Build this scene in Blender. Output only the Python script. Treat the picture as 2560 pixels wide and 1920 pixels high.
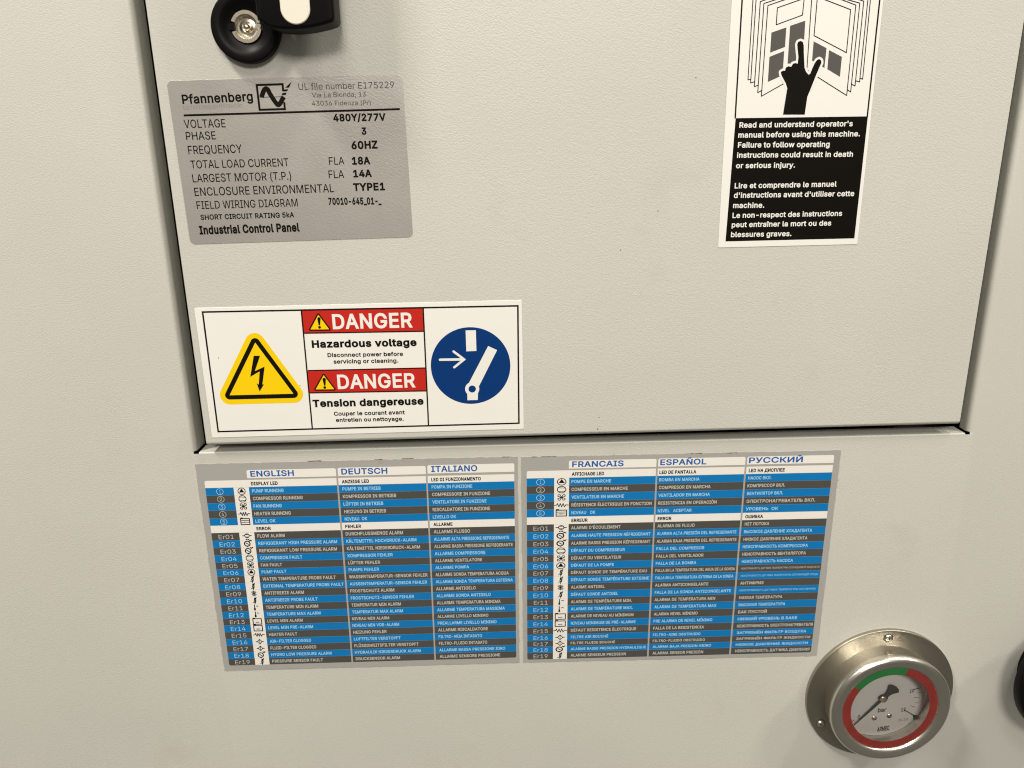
import bpy, bmesh, math, os, random
import numpy as np
from mathutils import Matrix, Vector
from mathutils.geometry import delaunay_2d_cdt

for o in list(bpy.data.objects): bpy.data.objects.remove(o)
sc = bpy.context.scene

# ------------------------------------------------------------------ camera (metres; the cabinet front is the plane y = 0, facing -y)
cam = bpy.data.objects.new('camera', bpy.data.cameras.new('camera')); sc.collection.objects.link(cam)
cam.data.sensor_width = 36.0; cam.data.lens = 27.042
cam.data.clip_start = 0.01; cam.data.clip_end = 20
PITCH, YAW, ROLL = math.radians(16.588), math.radians(1.4386), math.radians(0.9272)
fw = Vector((math.sin(YAW)*math.cos(PITCH), math.cos(YAW)*math.cos(PITCH), -math.sin(PITCH)))
rt = Vector((math.cos(YAW), -math.sin(YAW), 0)); dn = fw.cross(rt)
r2 = math.cos(ROLL)*rt+math.sin(ROLL)*dn; d2 = -math.sin(ROLL)*rt+math.cos(ROLL)*dn
cam.matrix_world = Matrix(((r2.x, -d2.x, -fw.x, 0), (r2.y, -d2.y, -fw.y, -0.4), (r2.z, -d2.z, -fw.z, 0), (0, 0, 0, 1)))
sc.camera = cam
# ------------------------------------------------------------------ room light
sc.view_settings.view_transform = 'Standard'; sc.view_settings.look = 'None'; sc.view_settings.exposure = 0.0; sc.view_settings.gamma = 1
w = bpy.data.worlds.new('World'); sc.world = w; w.use_nodes = True
nt = w.node_tree; bg = nt.nodes['Background']
tc = nt.nodes.new('ShaderNodeTexCoord'); sp = nt.nodes.new('ShaderNodeSeparateXYZ'); rp = nt.nodes.new('ShaderNodeValToRGB')
mr = nt.nodes.new('ShaderNodeMapRange'); mr.inputs['From Min'].default_value = -1; mr.inputs['From Max'].default_value = 1
nt.links.new(tc.outputs['Generated'], sp.inputs[0]); nt.links.new(sp.outputs['Z'], mr.inputs['Value']); nt.links.new(mr.outputs[0], rp.inputs[0])
nt.links.new(rp.outputs[0], bg.inputs['Color'])
cr = rp.color_ramp; cr.elements[0].position = 0.25; cr.elements[0].color = (0.62, 0.58, 0.50, 1)
cr.elements[1].position = 0.85; cr.elements[1].color = (1.0, 0.92, 0.78, 1)
e = cr.elements.new(0.5); e.color = (0.60, 0.56, 0.48, 1)
bg.inputs['Strength'].default_value = 0.25
def strip(name, loc, target, sx, sy, power, color=(1.0, 0.94, 0.84)):
    l = bpy.data.lights.new(name, 'AREA'); l.shape = 'RECTANGLE'; l.size = sx; l.size_y = sy; l.energy = power; l.color = color
    o = bpy.data.objects.new(name, l); sc.collection.objects.link(o); o.location = loc
    o.rotation_euler = (Vector(target)-Vector(loc)).to_track_quat('-Z', 'Y').to_euler()
    return o
strip('ceiling_lamp', (-0.95, -0.62, 1.65), (-0.1, 0, -0.2), 0.30, 0.20, 40)
strip('ceiling_lamp', (0.95, -0.50, 1.9), (0, 0, -0.15), 0.30, 0.20, 19)
strip('ceiling_lamp', (-0.15, -1.5, 1.9), (0, 0, -0.15), 0.7, 0.4, 13)
strip('ceiling_lamp', (0.05, -2.5, 1.3), (0, 0, -0.15), 0.8, 0.5, 37)
strip('ceiling_lamp', (1.5, -0.60, 1.1), (0.1, 0, -0.2), 0.22, 0.22, 15)
sc.cycles.use_denoising = True
sc.cycles.filter_width = 1.15
DG = {'frame': [[3.94, 70.17], [3.59, 3.02], [168.78, 3.01], [169.32, 69.34]], 'div1': [[55.53, 69.33], [55.16, 3.59]], 'div2': [[119.12, 69.12], [118.65, 3.6]], 'red1b': [[55.8, 57.1], [119.02, 56.53]], 'red2t': [[55.92, 36.64], [118.67, 36.36]], 'red2b': [[55.67, 24.13], [118.62, 23.47]], 'txt': [('DANGER', 71.14, 58.81, 42.03, 8.12, 2, -0.11), ('DANGER', 70.98, 25.81, 41.879999999999995, 8.12, 2, -0.21), ('Hazardous voltage', 59.25, 49.03, 55.43000000000001, 4.16, 3, -0.43), ('Disconnect power before', 67.04, 43.78, 40.03999999999999, 2.24, 2, -0.37), ('servicing or cleaning.', 69.86, 40.11, 34.5, 2.25, 2, -0.32), ('Tension dangereuse', 56.64, 15.96, 60.019999999999996, 4.25, 3, -0.26), ('Couper le courant avant', 67.6, 10.75, 38.47, 2.3, 2, -0.23), ('entretien ou nettoyage.', 68.38, 7.12, 36.900000000000006, 2.3, 2, -0.34)], 'tri': [[29.69, 52.75], [12.71, 23.99], [46.88, 23.9]], 'tri_black': [[29.93, 55.66], [10.41, 23.71], [49.35, 23.82]], 'tri_yel': [[29.07, 58.03], [7.32, 24.29], [51.93, 24.0], [10.91, 19.52]], 'bolt': [[28.09, 45.55], [31.43, 45.46], [27.72, 37.08], [33.15, 39.48], [30.89, 29.48], [31.75, 29.7], [28.97, 25.63], [27.98, 30.39], [28.95, 29.54], [30.23, 36.87], [24.93, 34.02]], 'st': [[[64.11, 66.81], [59.31, 59.02], [69.18, 58.86]], [[64.0, 33.9], [59.01, 26.0], [69.02, 25.81]]], 'ex': [[[63.42, 64.64], [65.16, 64.79], [64.23, 61.09], [64.19, 60.06]], [[63.18, 31.49], [64.97, 31.69], [64.13, 27.96], [63.99, 26.94]]], 'circ': [[142.93, 36.75], 21.35], 'rect': [[140.94, 56.43], [146.37, 56.38], [146.32, 45.04], [140.89, 44.94]], 'arrow': [[126.65, 40.72], [139.57, 40.56], [140.59, 40.58], [134.08, 45.08], [134.14, 36.32]], 'lever': [[152.66, 47.59], [157.38, 45.22], [146.5, 24.25], [140.9, 25.89]], 'hub': [[143.33, 23.85]], 'stub': [[140.55, 22.45], [146.44, 22.38], [146.14, 17.49], [140.51, 17.5]], 'speck': [[9.39, 44.91], [50.87, 28.43]]}
DG_F = [[-154.84, -145.82], 0.22]
NP = {'txt': [('Pfannenberg', 6.3, 66.95, 33.99, 4.33, 2, 0.46), ('UL file number E175229', 62.73, 71.83, 46.00000000000001, 2.93, 0, -0.36), ('Via La Bionda, 13', 68.83, 68.23, 26.180000000000007, 2.17, 0, -0.24), ('43036 Fidenza (Pr)', 68.44, 64.5, 28.409999999999997, 2.11, 0, -0.45), ('ELECTROTECHNOLOGY FOR INDUSTRY', 6.36, 64.42, 28.39, 1.68, 0, 0.39), ('VOLTAGE', 5.54, 55.98, 20.02, 3.84, 1, -0.22), ('480Y/277V', 78.03, 56.9, 25.599999999999994, 3.56, 3, -0.38), ('PHASE', 5.67, 50.37, 14.42, 3.8, 1, -0.06), ('3', 91.26, 50.4, 2.4200000000000017, 3.45, 3, -0.08), ('FREQUENCY', 5.73, 43.7, 26.279999999999998, 3.98, 1, -0.05), ('60HZ', 85.74, 43.65, 12.86, 3.85, 3, -0.01), ('TOTAL LOAD CURRENT', 5.94, 36.96, 48.160000000000004, 3.8, 1, -0.36), ('FLA', 74.03, 36.66, 7.560000000000002, 3.67, 1, -0.08), ('18A', 85.39, 36.32, 9.030000000000001, 3.74, 3, -0.05), ('LARGEST MOTOR (T.P.)', 5.87, 30.3, 48.720000000000006, 3.91, 1, -0.24), ('FLA', 73.25, 30.23, 7.599999999999994, 3.78, 1, -0.08), ('14A', 85.46, 30.23, 9.230000000000004, 3.71, 3, -0.06), ('ENCLOSURE ENVIRONMENTAL', 5.89, 23.72, 69.32, 4.03, 1, -0.29), ('TYPE1', 84.88, 23.66, 15.840000000000003, 3.81, 3, -0.12), ('FIELD WIRING DIAGRAM', 6.03, 17.31, 50.37, 3.83, 1, -0.24), ('70010-645_01-_', 71.91, 17.26, 26.49000000000001, 3.55, 3, -0.61), ('SHORT CIRCUIT RATING 5kA', 7.1, 11.95, 46.93, 2.58, 2, -0.22), ('Industrial Control Panel', 5.59, 4.7, 50.39, 4.36, 3, -0.11)], 'rule': [[6.04, 61.81], [110.8, 61.74]], 'box': [[42.85, 74.6], [55.28, 74.63], [55.09, 63.32], [42.92, 63.35]], 'axis': [[43.55, 69.04], [54.8, 68.98]], 'sine': [[44.48, 69.02], [45.46, 71.11], [46.35, 72.49], [47.17, 72.93], [47.93, 72.44], [48.7, 70.55], [49.78, 68.49], [50.88, 66.58], [51.74, 65.46], [52.39, 65.35], [53.32, 66.2], [54.33, 67.74], [55.23, 68.97]], 'slash': [[[54.29, 69.68], [56.28, 69.78], [56.83, 70.8], [54.83, 70.7]], [[55.23, 71.31], [57.13, 71.41], [57.7, 72.33], [55.83, 72.23]], [[56.31, 72.93], [58.23, 73.0], [59.79, 75.75]]]}
NP_F = [[-152.47, -41.07], 0.825, 113.09]
MN = {'txt': [("Read and understand operator's", 7.22, 58.94, 57.03, 2.65, 2, -0.39), ('manual before using this machine.', 6.97, 54.23, 61.510000000000005, 2.66, 2, -0.58), ('Failure to follow operating', 7.12, 49.47, 46.46, 2.68, 2, -0.58), ('instructions could result in death', 6.95, 44.61, 59.019999999999996, 2.62, 2, -0.71), ('or serious injury.', 6.8, 39.56, 30.069999999999997, 2.64, 2, -0.34), ('Lire et comprendre le manuel', 6.7, 29.65, 52.39, 2.69, 2, -0.23), ("d'instructions avant d'utiliser cette", 6.59, 24.95, 62.099999999999994, 2.71, 2, -0.45), ('machine.', 6.51, 19.91, 16.08, 2.72, 2, -0.21), ('Le non-respect des instructions', 6.49, 14.91, 56.919999999999995, 2.66, 2, -0.21), ('peut entraîner la mort ou des', 6.38, 10.19, 51.83, 2.68, 2, -0.27), ('blessures graves.', 6.28, 5.2, 31.629999999999995, 2.7, 2, -0.2)], 'frame': [[5.43, 116.81], [4.92, 63.74], [71.22, 62.82], [71.43, 115.78]], 'black': [[3.64, 3.11], [71.15, 3.09], [71.52, 63.11], [5.14, 63.53]], 'lines': [[[10.11, 123.59], [10.11, 81.22], [11.28, 81.38]], [[11.87, 122.88], [11.59, 116.03], [11.51, 79.74], [13.32, 80.25]], [[18.0, 117.3], [13.7, 115.99], [13.48, 77.99], [15.13, 78.62]], [[21.11, 116.74], [15.49, 115.1], [15.37, 75.2], [17.08, 76.09]], [[27.2, 117.16], [17.47, 114.21], [17.27, 73.51], [28.8, 79.61]], [[38.21, 126.58], [38.87, 85.17], [40.53, 84.23]], [[43.24, 82.55], [59.8, 73.08], [59.99, 113.71], [52.2, 116.43]], [[59.93, 75.66], [61.62, 74.71], [61.82, 114.55], [54.1, 116.57]], [[61.64, 78.27], [63.51, 77.43], [63.66, 115.38], [57.5, 117.21]], [[63.57, 79.81], [65.57, 79.23], [65.56, 120.01]], [[65.91, 80.86], [66.94, 80.48], [66.79, 119.99]], [[22.15, 113.16], [34.72, 117.04], [34.55, 109.77], [22.16, 105.7], [22.15, 113.16]], [[41.03, 117.64], [40.99, 100.6], [57.64, 92.69], [57.69, 111.76], [41.03, 117.64]]], 'gray': [[[20.1, 102.29], [27.16, 104.46], [27.21, 95.79], [20.12, 93.34]], [[28.96, 105.13], [36.12, 107.29], [36.62, 88.46], [29.12, 88.23]], [[19.95, 91.45], [26.97, 94.01], [27.07, 83.02], [20.02, 80.06]], [[41.03, 98.04], [47.64, 94.9], [47.45, 85.92], [41.03, 89.46]], [[48.94, 93.99], [55.6, 90.83], [55.54, 81.78], [48.96, 85.35]]], 'hand': [[28.73, 64.77], [29.85, 76.95], [28.95, 79.17], [26.48, 83.03], [26.05, 84.49], [27.1, 85.09], [28.09, 85.0], [28.36, 86.44], [29.68, 87.07], [30.96, 86.76], [31.75, 88.11], [32.9, 88.42], [34.1, 88.15], [34.16, 91.02], [33.08, 96.76], [33.45, 97.92], [34.58, 98.33], [35.71, 97.89], [36.31, 96.35], [36.84, 91.69], [37.59, 86.28], [38.56, 84.27], [39.85, 83.05], [40.61, 83.32], [41.07, 84.77], [42.34, 88.0], [43.38, 89.53], [44.43, 90.05], [45.46, 89.46], [45.73, 88.3], [45.03, 86.51], [43.62, 82.73], [41.6, 76.74], [40.17, 72.9], [39.6, 64.56]]}
MN_F = [[118.32, -47.85], 0.303, 73.12]
TL = {'v': [120.41, 115.96, 111.33, 106.68, 102.0, 97.28, 92.78, 88.11, 83.31, 78.68, 74.02, 69.37, 64.85, 60.4, 55.58, 51.03, 46.3, 41.59, 36.85, 32.24, 27.76, 23.1, 18.41, 13.79, 9.05, 4.54, 0.0], 'u': [[-0.22, 0.0], [15.39, 15.53], [24.0, 24.0], [73.14, 72.85], [74.12, 73.85], [123.04, 122.75], [124.02, 123.66], [172.46, 172.5], [24.09, 23.6], [73.19, 74.05], [123.03, 123.84]], 'cols': [[('ENGLISH', 25.68, 24.04), ('DISPLAY LED', 25.4, 14.81), ('PUMP RUNNING', 25.5, 17.61), ('COMPRESSOR RUNNING', 25.59, 27.73), ('FAN RUNNING', 25.34, 15.8), ('HEATER RUNNING', 25.35, 20.48), ('LEVEL OK', 25.45, 11.41), ('ERROR', 25.56, 8.14), ('FLOW ALARM', 25.58, 15.47), ('REFRIGERANT HIGH PRESSURE ALARM', 25.6, 44.85), ('REFRIGERANT LOW PRESSURE ALARM', 25.63, 44.39), ('COMPRESSOR FAULT', 25.66, 24.12), ('FAN FAULT', 25.61, 12.14), ('PUMP FAULT', 25.58, 14.24), ('WATER TEMPERATURE PROBE FAULT', 25.62, 42.32), ('EXTERNAL TEMPERATURE PROBE FAULT', 25.66, 46.54), ('ANTIFREEZE ALARM', 25.71, 23.0), ('ANTIFREEZE PROBE FAULT', 25.66, 30.61), ('TEMPERATURE MIN ALARM', 25.62, 30.61), ('TEMPERATURE MAX ALARM', 25.67, 31.58), ('LEVEL MIN ALARM', 25.65, 20.72), ('LEVEL MIN PRE-ALARM', 25.72, 26.36), ('HEATER FAULT', 25.6, 16.67), ('AIR-FILTER CLOGGED', 25.67, 24.47), ('FLUID-FILTER CLOGGED', 25.56, 27.22), ('HYDRO LOW PRESSURE ALARM', 25.54, 36.0), ('PRESSURE SENSOR FAULT', 25.72, 30.34)], [('DEUTSCH', 76.0, 25.61), ('ANZEIGE LED', 75.85, 15.15), ('PUMPE IN BETRIEB', 75.85, 21.42), ('KOMPRESSOR IN BETRIEB', 75.76, 29.93), ('LÜFTER IN BETRIEB', 75.76, 22.4), ('HEIZUNG IN BETRIEB', 75.84, 23.66), ('NIVEAU  OK', 75.76, 12.83), ('FEHLER', 75.77, 9.03), ('DURCHFLUSSMENGE ALARM', 75.68, 32.7), ('KÄLTEMITTEL HOCHDRUCK-ALARM', 75.68, 40.12), ('KÄLTEMITTEL NIEDERDRUCK-ALARM', 75.69, 41.97), ('KOMPRESSOR FEHLER', 75.79, 25.99), ('LÜFTER FEHLER', 75.72, 18.53), ('PUMPE FEHLER', 75.75, 17.62), ('WASSERTEMPERATUR-SENSOR FEHLER', 75.59, 45.7), ('AUSSENTEMPERATUR-SENSOR FEHLER', 75.69, 45.14), ('FROSTSCHUTZ ALARM', 75.63, 25.76), ('FROSTSCHUTZ-SENSOR FEHLER', 75.64, 37.04), ('TEMPERATUR MIN ALARM', 75.75, 29.02), ('TEMPERATUR MAX ALARM', 75.69, 30.07), ('NIVEAU MIN ALARM', 75.37, 21.99), ('NIVEAU MIN VOR-ALARM', 75.32, 27.66), ('HEIZUNG FEHLER', 75.44, 19.88), ('LUFTFILTER VERSTOPFT', 75.56, 27.83), ('FLÜSSIGKEITSFILTER VERSTOPFT', 75.5, 38.43), ('HYDRAULIK NIEDERDRUCK ALARM', 75.45, 39.53), ('DRUCKSENSOR ALARM', 75.68, 26.62)], [('ITALIANO', 126.03, 25.76), ('LED DI FUNZIONAMENTO', 125.85, 27.81), ('POMPA IN FUNZIONE', 125.83, 22.9), ('COMPRESSORE IN FUNZIONE', 125.9, 32.82), ('VENTILATORE IN FUNZIONE', 125.88, 30.71), ('RISCALDATORE IN FUNZIONE', 125.86, 32.68), ('LIVELLO OK', 125.76, 13.34), ('ALLARME', 125.92, 10.89), ('ALLARME FLUSSO', 125.9, 20.82), ('ALLARME ALTA PRESSIONE REFRIGERANTE', 125.88, 43.3), ('ALLARME BASSA PRESSIONE REFRIGERANTE', 125.87, 45.26), ('ALLARME COMPRESSORE', 125.95, 29.27), ('ALLARME VENTILATORE', 125.94, 27.27), ('ALLARME POMPA', 125.94, 19.65), ('ALLARME SONDA TEMPERATURA ACQUA', 125.84, 42.8), ('ALLARME SONDA TEMPERATURA ESTERNA', 125.83, 45.14), ('ALLARME ANTIGELO', 125.83, 23.26), ('ALLARME SONDA ANTIGELO', 125.91, 31.92), ('ALLARME TEMPERATURA MINIMA', 125.9, 37.71), ('ALLARME TEMPERATURA MASSIMA', 125.9, 40.14), ('ALLARME LIVELLO MINIMO', 125.9, 30.24), ('PREALLARME LIVELLO MINIMO', 125.9, 35.08), ('ALLARME RISCALDATORE', 125.99, 29.7), ('FILTRO-ARIA INTASATO', 126.08, 26.0), ('FILTRO-FLUIDO INTASATO', 126.09, 29.05), ('ALLARME BASSA PRESSIONE IDRO', 126.09, 39.84), ('ALLARME SENSORE PRESSIONE', 126.19, 36.59)]]}
TL_F = [[-162.55, -291.59], -0.261]
TR = {'v': [123.81, 119.22, 114.46, 109.67, 104.8, 99.94, 95.11, 90.39, 85.59, 80.52, 75.76, 70.82, 66.0, 61.31, 56.64, 51.63, 46.85, 41.83, 36.99, 32.07, 27.17, 22.35, 17.39, 13.0, 8.97, 4.7, 0.02], 'u': [[-0.82, 0.0], [14.71, 15.54], [23.12, 24.12], [72.12, 73.18], [73.0, 74.28], [122.59, 123.69], [123.57, 124.75], [173.47, 173.87], [22.94, 23.0], [71.81, 72.73], [122.26, 123.17]], 'cols': [[('FRANCAIS', 25.16, 29.03), ('AFFICHAGE LED', 24.99, 18.31), ('POMPE EN MARCHE', 24.88, 22.5), ('COMPRESSEUR EN MARCHE', 24.94, 32.11), ('VENTILATEUR EN MARCHE', 25.0, 30.04), ('RÉSISTENCE ÉLECTRIQUE EN FONCTION', 25.07, 46.03), ('NIVEAU   OK', 25.13, 13.79), ('ERREUR', 25.19, 9.37), ("ALARME D'ÉCOULEMENT", 25.08, 28.57), ('ALARME HAUTE PRESSION RÉFRIGERANT', 25.15, 46.16), ('ALARME BASSE PRESSION RÉFRIGERANT', 25.21, 46.13), ('DÉFAUT DU COMPRESSEUR', 25.27, 31.42), ('DÉFAUT DU VENTILATEUR', 25.34, 29.37), ('DÉFAUT DE LA POMPE', 25.4, 25.08), ('DÉFAUT SONDE DE TEMPÉRATURE EAU', 25.37, 44.81), ('DÉFAUT SONDE TEMPÉRATURE EXTERNE', 25.44, 46.2), ('ALARME ANTIGEL', 25.5, 19.99), ('DÉFAUT SONDE ANTIGEL', 25.56, 28.01), ('ALARME DE TEMPÉRATURE MIN.', 25.54, 36.36), ('ALARME DE TEMPÉRATURE MAX.', 25.6, 37.11), ('ALARME DE NIVEAU AU MINIMUM', 25.66, 37.6), ('NIVEAU MINIMUM DE PRÉ-ALARME', 25.73, 38.99), ('DÉFAUT RESISTENCE ÉLECTRIQUE', 25.79, 39.47), ('FILTRE AIR BOUCHÉ', 25.85, 22.63), ('FILTRE FLUIDE BOUCHÉ', 25.81, 26.94), ('ALARME BASSE PRESSION HYDRAULIQUE', 25.87, 45.91), ('ALARME SENSEUR PRESSION', 25.83, 33.86)], [('ESPAÑOL', 74.89, 26.18), ('LED DE PANTALLA', 74.68, 21.01), ('BOMBA EN MARCHA', 74.72, 23.16), ('COMPRESOR EN MARCHA', 74.76, 29.69), ('VENTILADOR EN MARCHA', 74.72, 29.61), ('RESISTENCIA EN OPERACIÓN', 74.77, 33.82), ('NIVEL   ACEPTAR', 74.81, 19.59), ('ERROR', 74.94, 8.1), ('ALARMA DE FLUJO', 74.98, 21.74), ('ALARMA ALTA PRESIÓN DEL REFRIGERANTE', 74.94, 46.52), ('ALARMA BAJA PRESIÓN DEL REFRIGERANTE', 75.07, 46.76), ('FALLA DEL COMPRESOR', 75.11, 28.2), ('FALLA DEL VENTILADOR', 75.15, 28.02), ('FALLA DE LA BOMBA', 75.19, 23.96), ('FALLA EN LA TEMPERATURA DEL AGUA DE LA SONDA', 75.13, 47.23), ('FALLA EN LA TEMPERATURA EXTERNA DE LA SONDA', 75.34, 46.48), ('ALARMA ANTICONGELANTE', 75.38, 31.8), ('FALLA DE LA SONDA ANTICONGELANTE', 75.41, 45.58), ('ALARMA DE TEMPERATURA MIN', 75.45, 36.48), ('ALARMA DE TEMPERATURA MAX', 75.57, 37.51), ('ALARMA NIVEL MÍNIMO', 75.52, 26.41), ('PRE ALARMA DE NIVEL MÍNIMO', 75.55, 35.61), ('FALLA DE LA RESISTENCIA', 75.58, 30.91), ('FILTRO-AIRE OBSTRUIDO', 75.6, 28.96), ('FILTRO-FLUIDO OBSTRUIDO', 75.69, 31.91), ('ALARMA BAJA PRESION HIDRO', 75.77, 35.82), ('ALARMA SENSOR PRESIÓN', 75.88, 31.15)], [('РУССКИЙ', 125.26, 30.77), ('LED НА ДИСПЛЕЕ', 125.61, 20.62), ('НАСОС ВКЛ.', 125.55, 13.43), ('КОМПРЕССОР ВКЛ.', 125.58, 21.71), ('ВЕНТИЛЯТОР ВКЛ.', 125.7, 20.81), ('ЭЛЕКТРОНАГРЕВАТЕЛЬ ВКЛ.', 125.73, 39.95), ('УРОВЕНЬ  ОК', 125.76, 18.91), ('ОШИБКА', 125.87, 10.36), ('НЕТ ПОТОКА', 125.88, 14.4), ('ВЫСОКОЕ ДАВЛЕНИЕ ХЛАДАГЕНТА', 125.82, 40.09), ('НИЗКОЕ ДАВЛЕНИЕ ХЛАДАГЕНТА', 125.94, 37.7), ('НЕИСПРАВНОСТЬ КОМПРЕССОРА', 125.87, 38.53), ('НЕИСПРАВНОСТЬ ВЕНТИЛЯТОРА', 125.97, 37.75), ('НЕИСПРАВНОСТЬ НАСОСА', 126.07, 30.44), ('НЕИСПРАВНОСТЬ ДАТЧИКА ТЕМПЕРАТУРЫ ОХЛАЖДАЕМОЙ ЖИДКОСТИ', 126.07, 46.69), ('НЕИСПРАВНОСТЬ ДАТЧИКА ТЕМПЕРАТУРЫ ОКРУЖАЮЩЕЙ СРЕДЫ', 126.17, 46.11), ('АНТИФРИЗ', 126.18, 14.02), ('НЕИСПРАВНОСТЬ ДАТЧИКА ТЕМПЕРАТУРЫ АНТИФРИЗА', 126.19, 45.93), ('НИЗКАЯ ТЕМПЕРАТУРА', 126.29, 26.12), ('ВЫСОКАЯ ТЕМПЕРАТУРА', 126.38, 28.23), ('БАК ПУСТОЙ', 126.48, 17.42), ('НИЗКИЙ УРОВЕНЬ В БАКЕ', 126.57, 36.19), ('НЕИСПРАВНОСТЬ ЭЛЕКТРОНАГРЕВАТЕЛЯ', 126.47, 46.35), ('ЗАГРЯЗНЁН ФИЛЬТР ВОЗДУХА', 126.73, 42.65), ('ЗАГРЯЗНЁН ФИЛЬТР ЖИДКОСТИ', 126.68, 45.47), ('НИЗКОЕ ДАВЛЕНИЕ ЖИДКОСТИ', 126.71, 44.46), ('НЕИСПРАВНОСТЬ ДАТЧИКА ДАВЛЕНИЯ', 126.67, 45.9)]]}
TR_F = [[17.09, -294.17], -0.38]
STL = [[-4.16, 130.22], [174.96, 130.71], [173.96, -3.79], [-3.29, -3.55]]
STR = [[-3.52, 133.02], [177.47, 132.85], [177.8, -3.62], [-2.85, -1.57]]
DIALT = [('10', [[17.27, 2.25], [20.02, 2.62]], 2.6, 2), ('12', [[13.55, -11.6], [16.39, -11.23]], 2.7, 2), ('bar', [[-1.16, -11.5], [4.14, -11.06]], 3.1, 2), ('CL 1.6', [[13.06, -18.91], [18.67, -18.0]], 1.7, 1), ('ARMEC', [[0.15, -26.27], [7.85, -25.27]], 3.6, 3), ('0', [[-13.38, -16.21], [-11.75, -16.11]], 3.0, 2)]
# ------------------------------------------------------------------ helpers
MM = 0.001
COL = sc.collection

def mat(name, color, rough=0.5, metal=0.0, bump=None, spec=0.5, coat=0.0, vary=None, stain=None):
    """procedural Principled material; bump=(scale per metre, distance in mm, stretch, angle)"""
    m = bpy.data.materials.new(name); m.use_nodes = True
    nt = m.node_tree; N = nt.nodes; Lk = nt.links
    b = N['Principled BSDF']
    b.inputs['Base Color'].default_value = (*color, 1)
    b.inputs['Roughness'].default_value = rough
    b.inputs['Metallic'].default_value = metal
    b.inputs['Specular IOR Level'].default_value = spec
    b.inputs['Coat Weight'].default_value = coat
    tc = N.new('ShaderNodeTexCoord')
    if bump:
        mp = N.new('ShaderNodeMapping'); mp.inputs['Rotation'].default_value = (0, 0, math.radians(bump[3]))
        mp2 = N.new('ShaderNodeMapping'); mp2.inputs['Scale'].default_value = (1, bump[2], 1)
        Lk.new(tc.outputs['Object'], mp.inputs['Vector']); Lk.new(mp.outputs[0], mp2.inputs['Vector'])
        nz = N.new('ShaderNodeTexNoise'); nz.inputs['Scale'].default_value = bump[0]
        nz.inputs['Detail'].default_value = 2.5; nz.inputs['Roughness'].default_value = 0.55
        nz.inputs['Distortion'].default_value = 0.35
        Lk.new(mp2.outputs[0], nz.inputs['Vector'])
        n2 = N.new('ShaderNodeTexNoise'); n2.inputs['Scale'].default_value = 26; n2.inputs['Detail'].default_value = 2
        Lk.new(tc.outputs['Object'], n2.inputs['Vector'])
        mr = N.new('ShaderNodeMapRange'); mr.inputs['From Min'].default_value = 0.35; mr.inputs['From Max'].default_value = 0.65
        mr.inputs['To Min'].default_value = 0.8; mr.inputs['To Max'].default_value = 1.0
        Lk.new(n2.outputs['Fac'], mr.inputs['Value'])
        bp = N.new('ShaderNodeBump'); bp.inputs['Distance'].default_value = bump[1] * MM
        Lk.new(mr.outputs[0], bp.inputs['Strength'])
        Lk.new(nz.outputs['Fac'], bp.inputs['Height']); Lk.new(bp.outputs[0], b.inputs['Normal'])
    last = None
    if vary:                                        # (scale, amount): slight tone change of the paint
        nv = N.new('ShaderNodeTexNoise'); nv.inputs['Scale'].default_value = vary[0]; nv.inputs['Detail'].default_value = 5
        Lk.new(tc.outputs['Object'], nv.inputs['Vector'])
        cr = N.new('ShaderNodeMapRange'); cr.inputs['From Min'].default_value = 0.3; cr.inputs['From Max'].default_value = 0.7
        cr.inputs['To Min'].default_value = 1 - vary[1]; cr.inputs['To Max'].default_value = 1 + vary[1]
        Lk.new(nv.outputs['Fac'], cr.inputs['Value'])
        mx = N.new('ShaderNodeVectorMath'); mx.operation = 'SCALE'; mx.inputs[0].default_value = color
        Lk.new(cr.outputs[0], mx.inputs['Scale']); Lk.new(mx.outputs[0], b.inputs['Base Color'])
        last = mx.outputs[0]
    if stain:                                       # (colour, scale, low, high): blotches of grime with a shape of their own
        ns = N.new('ShaderNodeTexNoise'); ns.inputs['Scale'].default_value = stain[1]; ns.inputs['Detail'].default_value = 6
        ns.inputs['Roughness'].default_value = 0.65
        Lk.new(tc.outputs['Object'], ns.inputs['Vector'])
        rp = N.new('ShaderNodeMapRange'); rp.inputs['From Min'].default_value = stain[2]; rp.inputs['From Max'].default_value = stain[3]
        Lk.new(ns.outputs['Fac'], rp.inputs['Value'])
        mc = N.new('ShaderNodeMix'); mc.data_type = 'RGBA'
        Lk.new(rp.outputs[0], mc.inputs[0])
        if last: Lk.new(last, mc.inputs[6])
        else: mc.inputs[6].default_value = (*color, 1)
        mc.inputs[7].default_value = (*stain[0], 1)
        Lk.new(mc.outputs[2], b.inputs['Base Color'])
    return m

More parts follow.
